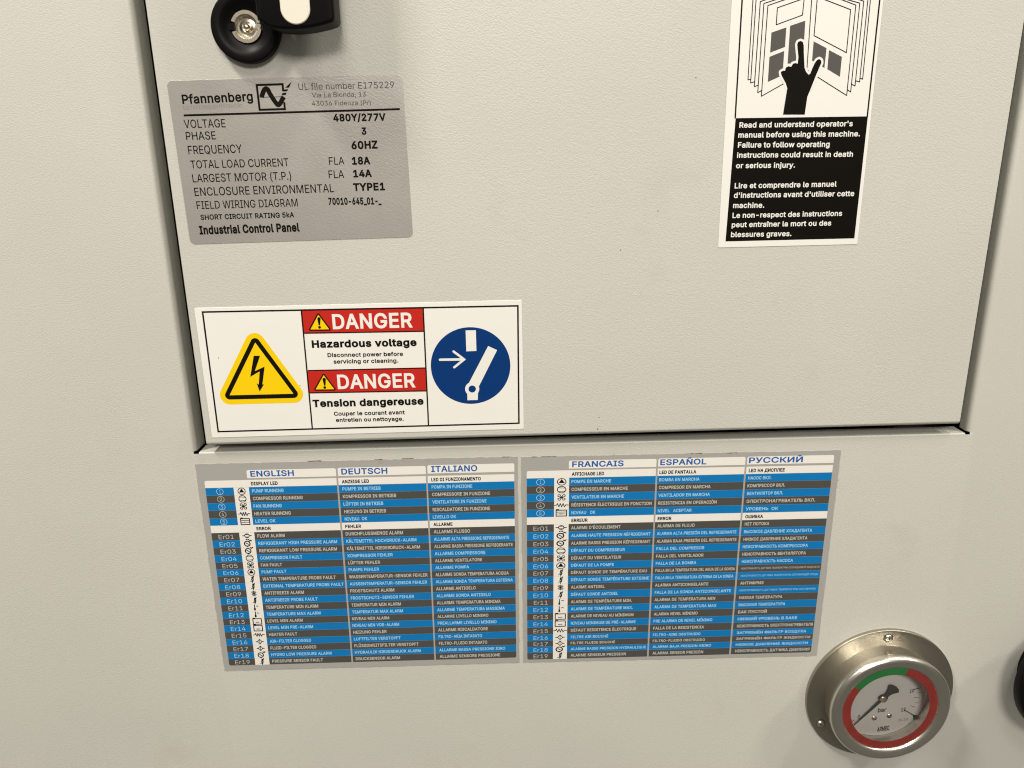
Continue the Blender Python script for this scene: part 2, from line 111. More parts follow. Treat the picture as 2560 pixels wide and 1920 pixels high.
M = {
    'paint': mat('powder_coat', (0.545, 0.54, 0.495), 0.42, bump=(820, 0.13, 2.1, 27), vary=(7, 0.03), stain=((0.47, 0.455, 0.40), 16, 0.60, 0.95)),
    'paint_smooth': mat('powder_coat_fold', (0.545, 0.54, 0.485), 0.38, bump=(500, 0.12, 1.5, 30)),
    'dark': mat('recess_shade', (0.05, 0.047, 0.042), 0.9),  # dark colour stands in for deep shade in gaps and slots
    'white': mat('label_white', (0.80, 0.785, 0.75), 0.32, vary=(30, 0.012)),
    'white_table': mat('label_white_table', (0.80, 0.77, 0.73), 0.35, stain=((0.50, 0.47, 0.42), 34, 0.70, 0.80)),
    'silver': mat('silver_foil', (0.54, 0.515, 0.485), 0.36, metal=0.6, bump=(620, 0.06, 2.0, 27), vary=(40, 0.04)),
    'silver_table': mat('silver_foil_table', (0.36, 0.355, 0.335), 0.45, bump=(470, 0.04, 2.0, 38), stain=((0.24, 0.22, 0.19), 42, 0.62, 0.78)),
    'black': mat('label_black', (0.006, 0.005, 0.004), 0.33, spec=0.12),
    'ink': mat('ink_black', (0.006, 0.005, 0.004), 0.40, spec=0.12),
    'ink_thin': mat('ink_grey', (0.055, 0.05, 0.045), 0.45),
    'ink_faint': mat('ink_faded', (0.27, 0.25, 0.23), 0.45),
    'book_grey': mat('label_grey', (0.095, 0.09, 0.085), 0.35, spec=0.2),
    'red': mat('label_red', (0.50, 0.022, 0.014), 0.35, spec=0.2),
    'yellow': mat('label_yellow', (0.86, 0.58, 0.004), 0.35, spec=0.2),
    'blue': mat('label_blue', (0.002, 0.035, 0.165), 0.35, spec=0.2),
    'row_blue': mat('table_blue', (0.005, 0.17, 0.46), 0.38, spec=0.2),
    'row_grey': mat('table_grey', (0.072, 0.070, 0.065), 0.40, spec=0.2),
    'head_blue': mat('heading_blue', (0.008, 0.105, 0.38), 0.4),
    'pale_ink': mat('pale_ink', (0.50, 0.485, 0.44), 0.4),
    'pale_blue': mat('pale_blue_ink', (0.33, 0.58, 0.80), 0.4),
    'plastic': mat('black_plastic', (0.004, 0.0037, 0.0034), 0.42, spec=0.13, bump=(1500, 0.02, 1, 0)),
    'cream': mat('cream_insert', (0.74, 0.70, 0.61), 0.4, bump=(900, 0.03, 1, 0)),
    'steel': mat('brushed_steel', (0.66, 0.63, 0.56), 0.31, metal=1.0, bump=(260, 0.05, 6, 0)),
    'steel_dull': mat('dull_steel', (0.38, 0.355, 0.30), 0.42, metal=1.0, bump=(200, 0.08, 1, 0)),
    'chrome': mat('lock_metal', (0.74, 0.67, 0.56), 0.30, metal=1.0, bump=(500, 0.05, 1, 0)),
    'dial': mat('dial_white', (0.80, 0.785, 0.77), 0.5, vary=(60, 0.03)),
    'ring_red': mat('ring_red', (0.46, 0.05, 0.036), 0.4, vary=(120, 0.10)),
    'ring_green': mat('ring_green', (0.036, 0.32, 0.08), 0.4, vary=(120, 0.10)),
    'needle': mat('needle_dark', (0.06, 0.065, 0.06), 0.4),
    'grime': mat('grime', (0.09, 0.08, 0.065), 0.8),
}
def glass_mat():
    m = bpy.data.materials.new('clear_window'); m.use_nodes = True
    nt = m.node_tree; nt.nodes.clear()
    o = nt.nodes.new('ShaderNodeOutputMaterial'); t = nt.nodes.new('ShaderNodeBsdfTransparent'); g = nt.nodes.new('ShaderNodeBsdfGlossy')
    g.inputs['Roughness'].default_value = 0.12; t.inputs['Color'].default_value = (0.97, 0.97, 0.96, 1)
    f = nt.nodes.new('ShaderNodeFresnel'); f.inputs['IOR'].default_value = 1.45
    x = nt.nodes.new('ShaderNodeMixShader')
    ad = nt.nodes.new('ShaderNodeMath'); ad.inputs[1].default_value = 0.05; nt.links.new(f.outputs[0], ad.inputs[0]); nt.links.new(ad.outputs[0], x.inputs[0]); nt.links.new(t.outputs[0], x.inputs[1]); nt.links.new(g.outputs[0], x.inputs[2])
    nt.links.new(x.outputs[0], o.inputs[0]); return m
M['glass'] = glass_mat()

def obj(name, verts, faces, material, parent=None, smooth=False, mm=True):
    me = bpy.data.meshes.new(name)
    k = MM if mm else 1
    me.from_pydata([(v[0]*k, v[1]*k, v[2]*k) for v in verts], [], faces)
    mats = material if isinstance(material, (list, tuple)) else [material]
    for x in mats: me.materials.append(M[x])
    me.update()
    if smooth: me.polygons.foreach_set('use_smooth', [True]*len(me.polygons))
    o = bpy.data.objects.new(name, me); COL.objects.link(o)
    if parent: o.parent = parent
    return o

DOOR_H = 3.2; DOOR_K = 1-DOOR_H/400     # the door face stands 3.2 mm proud
def mount(name, x, z, h=0.0, ang=0.0):
    """an Empty on the wall: local x right, y up the wall, z out of the wall"""
    o = bpy.data.objects.new(name, None); COL.objects.link(o)
    c, s = math.cos(math.radians(ang)), math.sin(math.radians(ang))
    k = DOOR_K if h == DOOR_H else 1.0
    x *= k; z *= k
    o.matrix_world = Matrix(((c, -s, 0, x*MM), (0, 0, -1, -h*MM), (s, c, 0, z*MM), (0, 0, 0, 1))) @ Matrix.Diagonal((k, k, 1, 1))
    o.empty_display_size = 0.01
    return o

def tag(o, label, cat, group=None):
    o['label'] = label; o['category'] = cat
    if group: o['group'] = group
    return o

# --- flat print: union of closed contours (nonzero winding), triangulated
def fill(contours):
    V = []; E = []
    for c in contours:
        s = len(V); V += [Vector((p[0], p[1])) for p in c]
        E += [(s+i, s+(i+1) % len(c)) for i in range(len(c))]
    if len(V) < 3: return [], []
    vo, eo, fo, _, _, _ = delaunay_2d_cdt(V, E, [], 0, 1e-7)
    P = np.array([(v.x, v.y) for v in vo]); F = [f for f in fo if len(f) == 3]
    if not F: return [], []
    Fa = np.array(F); C = P[Fa].mean(axis=1)
    A = np.array([V[e[0]][:] for e in E]); B = np.array([V[e[1]][:] for e in E])
    cy_ = C[:, 1][:, None]; cx_ = C[:, 0][:, None]
    up = (A[:, 1] <= cy_) & (B[:, 1] > cy_); dn = (A[:, 1] > cy_) & (B[:, 1] <= cy_)
    dy = B[:, 1] - A[:, 1]; dy = np.where(dy == 0, 1e-12, dy)
    xi = A[:, 0] + (cy_ - A[:, 1]) / dy * (B[:, 0] - A[:, 0])
    w = ((xi > cx_) & up).sum(1) - ((xi > cx_) & dn).sum(1)
    keep = Fa[w != 0]
    used = sorted(set(keep.ravel().tolist())); ix = {u: i for i, u in enumerate(used)}
    faces = []
    for f in keep.tolist():
        a, b, c = (P[i] for i in f)
        if (b[0]-a[0])*(c[1]-a[1])-(b[1]-a[1])*(c[0]-a[0]) < 0: f = f[::-1]
        faces.append(tuple(ix[i] for i in f))
    return [tuple(P[u]) for u in used], faces

def area(c): return 0.5*sum(c[i][0]*c[(i+1) % len(c)][1]-c[(i+1) % len(c)][0]*c[i][1] for i in range(len(c)))
def ccw(c): return list(c) if area(c) > 0 else list(c)[::-1]
def cw(c): return ccw(c)[::-1]
def circle(x, y, rx, ry=None, n=48, a0=0, a1=360):
    ry = ry or rx
    full = abs(a1-a0) >= 360
    k = n if full else n+1
    return [(x+rx*math.cos(math.radians(a0+(a1-a0)*i/n)), y+ry*math.sin(math.radians(a0+(a1-a0)*i/n))) for i in range(k)]
def stroke(pts, w, cap=True):
    """a polyline as overlapping contours: quads with round joints"""
    out = []
    for a, b in zip(pts, pts[1:]):
        d = (b[0]-a[0], b[1]-a[1]); l = math.hypot(*d) or 1e-9
        n = (-d[1]/l*w/2, d[0]/l*w/2)
        out.append(ccw([(a[0]+n[0], a[1]+n[1]), (b[0]+n[0], b[1]+n[1]), (b[0]-n[0], b[1]-n[1]), (a[0]-n[0], a[1]-n[1])]))
    js = pts if cap else pts[1:-1]
    for p in js: out.append(circle(p[0], p[1], w/2, n=10))
    return out
def rect(x0, y0, x1, y1): return [(x0, y0), (x1, y0), (x1, y1), (x0, y1)]
def rrect(x0, y0, x1, y1, r, corners=(1, 1, 1, 1), n=6):
    out = []
    for k, (cx_, cy_, a) in enumerate(((x0, y0, 180), (x1, y0, 270), (x1, y1, 0), (x0, y1, 90))):
        if not corners[k]: out.append((cx_, cy_)); continue
        ox = cx_+r if k in (0, 3) else cx_-r; oy = cy_+r if k < 2 else cy_-r
        out += [(ox+r*math.cos(math.radians(a+90*i/n)), oy+r*math.sin(math.radians(a+90*i/n))) for i in range(n+1)]
    return out
def offset_poly(c, d):
    """offset a closed contour to its right-hand side (outward for counter-clockwise)"""
    n = len(c); out = []
    for i in range(n):
        p0, p, p1 = c[i-1], c[i], c[(i+1) % n]
        a = (p[0]-p0[0], p[1]-p0[1]); b = (p1[0]-p[0], p1[1]-p[1])
        la = math.hypot(*a) or 1e-9; lb = math.hypot(*b) or 1e-9
        na = (a[1]/la, -a[0]/la); nb = (b[1]/lb, -b[0]/lb)
        m = (na[0]+nb[0], na[1]+nb[1]); q = m[0]*m[0]+m[1]*m[1]
        if q < 0.35: out += [(p[0]+na[0]*d, p[1]+na[1]*d), (p[0]+nb[0]*d, p[1]+nb[1]*d)]; continue
        out.append((p[0]+m[0]*2*d/q, p[1]+m[1]*2*d/q))
    return out
def flat(name, contours, z, material, parent):
    v, f = fill(contours)
    return obj(name, [(x, y, z) for x, y in v], f, material, parent)
def slab(name, outline, z0, z1, material, parent, bevel=0.0):
    """a thin sheet with real thickness, its front edge slightly rounded"""
    o = ccw(outline); n = len(o)
    v = [(x, y, z0) for x, y in o] + [(x, y, z1-bevel) for x, y in o]
    f = [(i, (i+1) % n, n+(i+1) % n, n+i) for i in range(n)]
    top = n
    if bevel:
        inner = offset_poly(o, -bevel)
        if len(inner) == n:
            v += [(x, y, z1) for x, y in inner]; f += [(n+i, n+(i+1) % n, 2*n+(i+1) % n, 2*n+i) for i in range(n)]; top = 2*n
    f.append(tuple(range(top, top+n)))
    return obj(name, v, f, material, parent)

# --- lettering: outlines of the Blender font, thickened for bold weights
FONT = None
try: FONT = bpy.data.fonts.load(os.path.join(bpy.utils.system_resource('DATAFILES'), 'fonts', 'Inter.woff2'))
except Exception: FONT = None
_g = {}
def raw_outline(s):
    c = bpy.data.curves.new('t', 'FONT'); c.body = s; c.size = 1; c.resolution_u = 3; c.fill_mode = 'NONE'
    if FONT: c.font = FONT
    o = bpy.data.objects.new('t', c); COL.objects.link(o)
    dg = bpy.context.evaluated_depsgraph_get(); dg.update()
    me = bpy.data.meshes.new_from_object(o.evaluated_get(dg))
    P = [(v.co.x, v.co.y) for v in me.vertices]; nxt = {}
    for e in me.edges: a, b = e.vertices; nxt.setdefault(a, []).append(b); nxt.setdefault(b, []).append(a)
    seen = set(); cs = []
    for s0 in range(len(P)):
        if s0 in seen or s0 not in nxt: continue
        loop = [s0]; seen.add(s0); cur = s0
        # follow ascending order first so that the direction of the font outline is kept
        while True:
            cand = [b for b in nxt[cur] if b not in seen]
            if not cand: break
            b = cur+1 if (cur+1) in cand else cand[0]
            loop.append(b); seen.add(b); cur = b
        if len(loop) > 2: cs.append([P[i] for i in loop])
    bpy.data.objects.remove(o); bpy.data.curves.remove(c); bpy.data.meshes.remove(me)
    return cs
BAR = max(p[0] for c in raw_outline('I') for p in c)
CAP = max(p[1] for c in raw_outline('H') for p in c)
WT = {0: 0.0, 1: 0.004, 2: 0.023, 3: 0.036}
def glyph(ch, w):
    if (ch, w) in _g: return _g[(ch, w)]
    if ch == ' ':
        adv = max(p[0] for c in raw_outline('I I') for p in c)-2*BAR; adv = adv*0.8+0.02
        r = ([], [], adv+WT[w]*0.5)
    else:
        full = raw_outline(ch+'I'); adv = max(p[0] for c in full for p in c)-BAR
        cs = raw_outline(ch)
        big = max(cs, key=lambda c: abs(area(c)))
        if area(big) < 0: cs = [c[::-1] for c in cs]
        if WT[w]: cs = [offset_poly(c, WT[w]) for c in cs]
        v, f = fill(cs); r = (v, f, adv+WT[w]*1.1)
    _g[(ch, w)] = r
    return r
def text_geo(s, x, y, width, cap, w, slope=0.0):
    """lettering of `s` from x, baseline y, fitted to the measured width and cap height"""
    V = []; F = []; pen = 0
    for ch in s:
        v, f, adv = glyph(ch, w)
        k = len(V); V += [(p[0]+pen, p[1]) for p in v]; F += [tuple(i+k for i in t) for t in f]; pen += adv
    x0 = min(p[0] for p in V); x1 = max(p[0] for p in V)
    sx = width/(x1-x0); sy = cap/(CAP+WT[w]*2)
    return [(x+(p[0]-x0)*sx, y+(p[1]+WT[w])*sy+slope*(p[0]-x0)/(x1-x0)) for p in V], F
def lettering(name, items, z, material, parent):
    V = []; F = []
    for it in items:
        v, f = text_geo(*it); k = len(V); V += v; F += [tuple(i+k for i in t) for t in f]
    return obj(name, [(x, y, z) for x, y in V], F, material, parent)

def lathe(name, prof, material, parent, n=96, cx_=0, cy_=0, close=False, smooth=True):
    """turn a profile of (radius, height) round the local z axis"""
    v = []; f = []; m = len(prof)
    for i in range(n):
        a = 2*math.pi*i/n
        v += [(cx_+r*math.cos(a), cy_+r*math.sin(a), z) for r, z in prof]
    for i in range(n):
        j = (i+1) % n
        for k in range(m-1): f.append((i*m+k, j*m+k, j*m+k+1, i*m+k+1))
    if close: f.append(tuple(i*m+m-1 for i in range(n)))
    o = obj(name, v, f, material, parent, smooth)
    if smooth:
        md = o.modifiers.new('e', 'EDGE_SPLIT'); md.split_angle = math.radians(38)
    return o
def arcprof(cr, cz, r, a0, a1, n=6): return [(cr+r*math.cos(math.radians(a0+(a1-a0)*i/n)), cz+r*math.sin(math.radians(a0+(a1-a0)*i/n))) for i in range(n+1)]

# ------------------------------------------------------------------ the cabinet
cab = mount('machine_cabinet', 0, 0)
tag(cab, 'pale grey powder coated machine cabinet filling the view, with a recessed door opening', 'cabinet')
XL, XR, ZB = -165.9, 268.1, -154.9         # edges of the opening at the panel face
ZT, RS, RB, DEP = 190.0, 2.3, 0.8, 11.5
def panel():
    v = []; f = []
    def q(*p): k = len(v); v.extend(p); f.append(tuple(range(k, k+len(p))))
    X0, X1, Z0, Z1 = -520, 560, -620, 420
    RL, RR = 3.0, 3.6
    a = XL-1.5; b = XR+2.2; c = ZB-RB+0.5    # where the flat sheet ends and the folds begin
    fx0 = XL+2.9; fx1 = XR-2.9; fz = ZB+1.1        # ends of the folds: corner relief
    def g(x0, z0, x1, z1, n=1):
        q((x0, z0, 0), (x1, z0, 0), (x1, z1, 0), (x0, z1, 0))
    g(X0, Z0, a, Z1); g(b, Z0, X1, Z1); g(a, Z0, b, c)
    g(a, ZT, b, Z1)
    g(XL, c, fx0, ZB-0.2); g(fx1, c, XR, ZB-0.2)
    # side folds (quarter round, then straight back)
    for s, e in ((1, a), (-1, b)):
        R = RL if s > 0 else RR
        pr = [(e+s*R*math.sin(t), -R+R*math.cos(t)) for t in [math.pi/2*i/10 for i in range(11)]]+[(e+s*R, -(13.6 if s > 0 else 8.3))]
        edge = XL if s > 0 else XR
        k_ = next(i for i, p in enumerate(pr) if (p[0]-edge)*s >= 0); (xa_, ha_), (xb_, hb_) = pr[k_-1], pr[k_]
        head = pr[:k_]+[(edge, ha_+(hb_-ha_)*(edge-xa_)/(xb_-xa_))]
        for (x0, h0), (x1, h1) in zip(head, head[1:]):                        # the fold runs out into the flat sheet at the corner
            p = [(x0, c, 0), (x1, c, 0), (x1, fz, h1), (x0, fz, h0)]
            q(*(p if s > 0 else p[::-1]))
        for (x0, h0), (x1, h1) in zip(pr, pr[1:]):
            p = [(x0, fz, h0), (x1, fz, h1), (x1, ZT, h1), (x0, ZT, h0)]
            q(*(p if s > 0 else p[::-1]))
    pr = [(c+RB*math.sin(t), -RB+RB*math.cos(t)) for t in [math.pi/2*i/8 for i in range(9)]]+[(c+RB, -DEP)]
    for (z0, h0), (z1, h1) in zip(pr, pr[1:]):
        q((fx0, z0, h0), (fx1, z0, h0), (fx1, z1, h1), (fx0, z1, h1))
    me = obj('front_panel', v, f, 'paint', cab)
    bm = bmesh.new(); bm.from_mesh(me.data); bmesh.ops.remove_doubles(bm, verts=bm.verts, dist=1e-6)
    bm.to_mesh(me.data); bm.free()
    me.data.polygons.foreach_set('use_smooth', [True]*len(me.data.polygons))
    md = me.modifiers.new('e', 'EDGE_SPLIT'); md.split_angle = math.radians(35)
    md = me.modifiers.new('w', 'WEIGHTED_NORMAL'); md.mode = 'FACE_AREA'; md.weight = 90; md.keep_sharp = True
    return me
pan = panel()
# closed housing behind the opening, coloured dark for the shade in the door gaps
def box(name, x0, y0, z0, x1, y1, z1, material, parent):
    v = [(x, y, z) for z in (z0, z1) for y in (y0, y1) for x in (x0, x1)]
    return obj(name, v, [(0, 2, 3, 1), (4, 5, 7, 6), (0, 1, 5, 4), (2, 6, 7, 3), (0, 4, 6, 2), (1, 3, 7, 5)], material, parent)
v = [(-210, -200, -0.5), (310, -200, -0.5), (310, 230, -0.5), (-210, 230, -0.5)]
v += [(x, y, -60) for x, y, _ in v]
obj('housing', v, [(0, 1, 5, 4), (1, 2, 6, 5), (2, 3, 7, 6), (3, 0, 4, 7), (4, 5, 6, 7)], 'dark', cab)
# the door: folded sheet, nearly flush, sharp at the sides and rounded at the foot
def door():
    n = 8; R = 2.2; H = 3.2
    xl, xr, zl, zr, zt = -158.3*DOOR_K, 261.3*DOOR_K, -150.6*DOOR_K, -149.0*DOOR_K, 185.0
    prof = [(0, -18)] + [(R-R*math.cos(t), H-R+R*math.sin(t)) for t in [math.pi/2*i/n for i in range(n+1)]]
    v = []; f = []
    cols = [xl, xl+0.35, xr-0.35, xr]; hs = [-0.35, 0, 0, -0.35]
    for x, dh in zip(cols, hs):
        zb = zl+(zr-zl)*(x-xl)/(xr-xl)
        for (dz, h) in prof: v.append((x, zb+dz, h+dh))
        v.append((x, zt, H+dh))
    m = len(prof)+1
    for i in range(3):
        for k in range(m-1): f.append((i*m+k, (i+1)*m+k, (i+1)*m+k+1, i*m+k+1))
    # side returns
    for i, x in ((0, xl), (3, xr)):
        k = len(v); v.extend([(x, v[i*m][1], -18), (x, zt, -18)])
        loop = [k+1, k]+[i*m+j for j in range(m)]
        f.append(tuple(loop if i == 0 else loop[::-1]))
    o = obj('door', v, f, 'paint', cab, smooth=True)
    md = o.modifiers.new('e', 'EDGE_SPLIT'); md.split_angle = math.radians(30)
    md = o.modifiers.new('w', 'WEIGHTED_NORMAL'); md.mode = 'FACE_AREA'; md.weight = 90
    return o
dr = door()
rnd = random.Random(4)
def chip(x, z, h, r, parent, name='paint_chip'):
    r *= 0.8
    c = [(x+r*rnd.uniform(.6, 1.3)*math.cos(a), z+r*rnd.uniform(.6, 1.3)*math.sin(a)) for a in [i*math.pi/4 for i in range(8)]]
    return flat(name, [ccw(c)], h, 'grime', parent)
for x, z, r in ((102.4, 34.8, .38), (86.2, -28.7, .33), (67.4, -48.2, .36), (57.2, -146.4, .55), (57.8, -139.6, .35), (35.7, -146.5, .3), (53.6, -148.0, .35), (58.4, -148.2, .4), (61.1, -148.3, .3)):
    chip(x*DOOR_K, z*DOOR_K, 3.23, r, dr)
for x, z, r in ((66.6, -161.6, .35), (12.6, -174.5, .3), (13.0, -190, .28), (194.5, -176, .3), (195.6, -181, .4)):
    chip(x, z, 0.03, r, pan)

# ------------------------------------------------------------------ danger label
def label_base(name, F, h, outline, material, th=0.16, part='backing'):
    e = mount(name, F[0][0], F[0][1], h, F[1])
    slab(part, outline, -0.02, th, material, e, bevel=0.05)
    return e
t = tag(label_base('danger_label', DG_F, 3.2, rrect(0.25, 0, 171.0, 71.95, 0.8), 'white'),
        'white danger sticker with yellow lightning triangle, red headers and blue switch disc', 'label')
fr = DG['frame']
flat('frame_line', [ccw(fr), cw(offset_poly(ccw(fr), -0.85))], 0.20, 'ink', t)
for a, b in (DG['div1'], DG['div2']): flat('divider_line', stroke([a, b], 0.75, cap=False), 0.215, 'ink', t)
(x1t, y1t), (x1b, y1b) = DG['div1']; (x2t, y2t), (x2b, y2b) = DG['div2']
def xon(y, d): (a, b), (c_, e_) = d; return a+(y-b)/(e_-b)*(c_-a)
fyt = (fr[0][1]+fr[3][1])/2-0.6
for (ya, yb) in (((fyt, fyt), (DG['red1b'][0][1], DG['red1b'][1][1])), ((DG['red2t'][0][1], DG['red2t'][1][1]), (DG['red2b'][0][1], DG['red2b'][1][1]))):
    flat('red_header', [ccw([(xon(ya[0], DG['div1']), ya[0]), (xon(yb[0], DG['div1']), yb[0]), (xon(yb[1], DG['div2']), yb[1]), (xon(ya[1], DG['div2']), ya[1])])], 0.19, 'red', t)
for k in ('red1b', 'red2t', 'red2b'): flat('divider_line', stroke(DG[k], 0.65, cap=False), 0.21, 'ink', t)
for i, it in enumerate(DG['txt']):
    s, x, y, w, cap, wt, sl = it
    lettering('lettering', [(s, x, y, w, cap, wt, sl)], 0.23, 'white' if s == 'DANGER' else 'ink', t)
tri = ccw(DG['tri'])
def rounded(c, d):
    out = [ccw(c)]
    for p in c: out.append(circle(p[0], p[1], d, n=32))
    n = len(c)
    for i in range(n):
        out += stroke([c[i], c[(i+1) % n]], 2*d, cap=False)
    return out
tr = flat('warning_triangle', rounded(tri, 5.15), 0.19, 'yellow', t)
flat('triangle_border', rounded(tri, 2.4), 0.205, 'ink', tr)
flat('triangle_field', [tri], 0.22, 'yellow', tr)
flat('lightning_bolt', [ccw(DG['bolt'])], 0.235, 'ink', tr)
for tv, ex in zip(DG['st'], DG['ex']):
    s3 = ccw(tv)
    o3 = flat('caution_symbol', rounded(s3, 0.75), 0.225, 'ink', t)
    flat('triangle_field', [s3], 0.24, 'yellow', o3)
    (ax, ay), (bx, by), (cx_, cy_), (dx, dy) = ex
    w_ = abs(bx-ax)/2; mx = (ax+bx)/2
    flat('exclamation_mark', [ccw(circle(mx, ay, w_, n=14)), ccw([(mx-w_, ay), (mx+w_, ay), (cx_+.35, cy_), (cx_-.35, cy_)]), circle(dx, dy, w_*0.85, n=14)], 0.255, 'ink', o3)
(cx_, cy_), r = DG['circ']
dsc = flat('blue_disc', [circle(cx_, cy_, r, n=96)], 0.19, 'blue', t)
sw = [ccw(DG['rect'])]; flat('contact_bar', sw, 0.21, 'white', dsc)
a0, a1, a2, a3, a4 = DG['arrow']
flat('arrow', stroke([a0, a1], 1.35)+stroke([a3, a1], 1.25)+stroke([a4, a1], 1.25)+[ccw([(a1[0]-.3, a1[1]+.75), a2, (a1[0]-.3, a1[1]-.75)])], 0.21, 'white', dsc)
hx, hy = DG['hub'][0]
flat('switch_lever', [ccw(DG['lever']), circle(hx, hy, 3.85, n=40), ccw(DG['stub'])], 0.21, 'white', dsc)
flat('pivot_hole', [circle(hx, hy, 2.0, n=32)], 0.225, 'blue', dsc)
for p in DG['speck']: chip(p[0], p[1], 0.2, .35, t, 'speck')

# ------------------------------------------------------------------ silver nameplate
t = tag(label_base('rating_plate', NP_F[:2], 3.2, rrect(0.15, 0, NP_F[2], 77.65, 2.6), 'silver'),
        'silver foil rating plate printed with black electrical data, below the door handle', 'nameplate')
flat('rule_line', stroke(NP['rule'], 0.95, cap=False), 0.19, 'ink', t)
for it in NP['txt']:
    wt = it[5]
    m_ = 'ink_faint' if it[0][:4] == 'ELEC' else ('ink_thin' if wt == 0 else 'ink')
    lettering('lettering', [it[:5]+(max(wt, 0 if wt == 0 else 1),)+it[6:]], 0.20, m_, t)
bx = ccw(NP['box'])
tl_, trr, brr, bl_ = [tuple(p) for p in NP['box']]
mixp = lambda k: (trr[0]+(brr[0]-trr[0])*k, trr[1]+(brr[1]-trr[1])*k)
sq = stroke([mixp(.28), trr, tl_, bl_, brr, mixp(.72)], 1.0, cap=False)+[rect(p[0]-.5, p[1]-.5, p[0]+.5, p[1]+.5) for p in (trr, tl_, bl_, brr)]
lg = flat('logo_box', sq, 0.19, 'ink', t)
flat('axis_line', stroke(NP['axis'], 0.28, cap=False), 0.195, 'ink', lg)
flat('sine_wave', stroke(NP['sine'], 2.2, cap=False), 0.20, 'ink', lg)
# the pen stroke crosses a cleared strip of the box
s0 = NP['slash']
clr = [(s0[0][0][0]-.4, s0[0][0][1]-4), (s0[0][0][0]+.7, s0[0][0][1]-4.), (s0[2][2][0]+.2, s0[2][2][1]+.4), (s0[2][0][0]-1.2, s0[2][0][1]-.2)]
for q_ in s0: flat('logo_stroke', [ccw(q_)], 0.21, 'ink', lg)

# ------------------------------------------------------------------ operator's manual sign
W_ = MN_F[2]
t = tag(label_base('manual_sign', MN_F[:2], 3.2, rrect(0, 0, W_, 168, 0.8), 'white'),
        'tall black and white sticker with a hand pointing at an open book above safety text', 'label')
fr = MN['frame']
tl = (fr[0][0]+(fr[0][0]-fr[1][0])*0.35, 163); tr_ = (fr[3][0]+(fr[3][0]-fr[2][0])*0.35, 163)
flat('frame_line', stroke([fr[1], (fr[1][0], 163), (fr[2][0]+.2, 163), fr[2]], 0.75), 0.19, 'ink', t)
flat('text_field', [ccw(MN['black'])], 0.19, 'black', t)
for it in MN['txt']: lettering('lettering', [it], 0.205, 'white', t)
for g_ in MN['gray']: flat('picture_block', [ccw(g_)], 0.19, 'book_grey', t)
cs = []
for l_ in MN['lines']: cs += stroke([tuple(p) for p in l_], 0.42)
flat('book_outline', cs, 0.20, 'ink', t)
h_ = ccw(MN['hand'])
hd = []
for a_, b_ in zip(h_[:], h_[1:]+h_[:1]): hd += stroke([a_, b_], 2.1)
hd = [c for c in hd if min(p[1] for p in c) > MN['hand'][1][1]-2]
flat('hand_outline', hd+[h_], 0.215, 'white', t)
flat('hand_symbol', [h_], 0.23, 'ink', t)

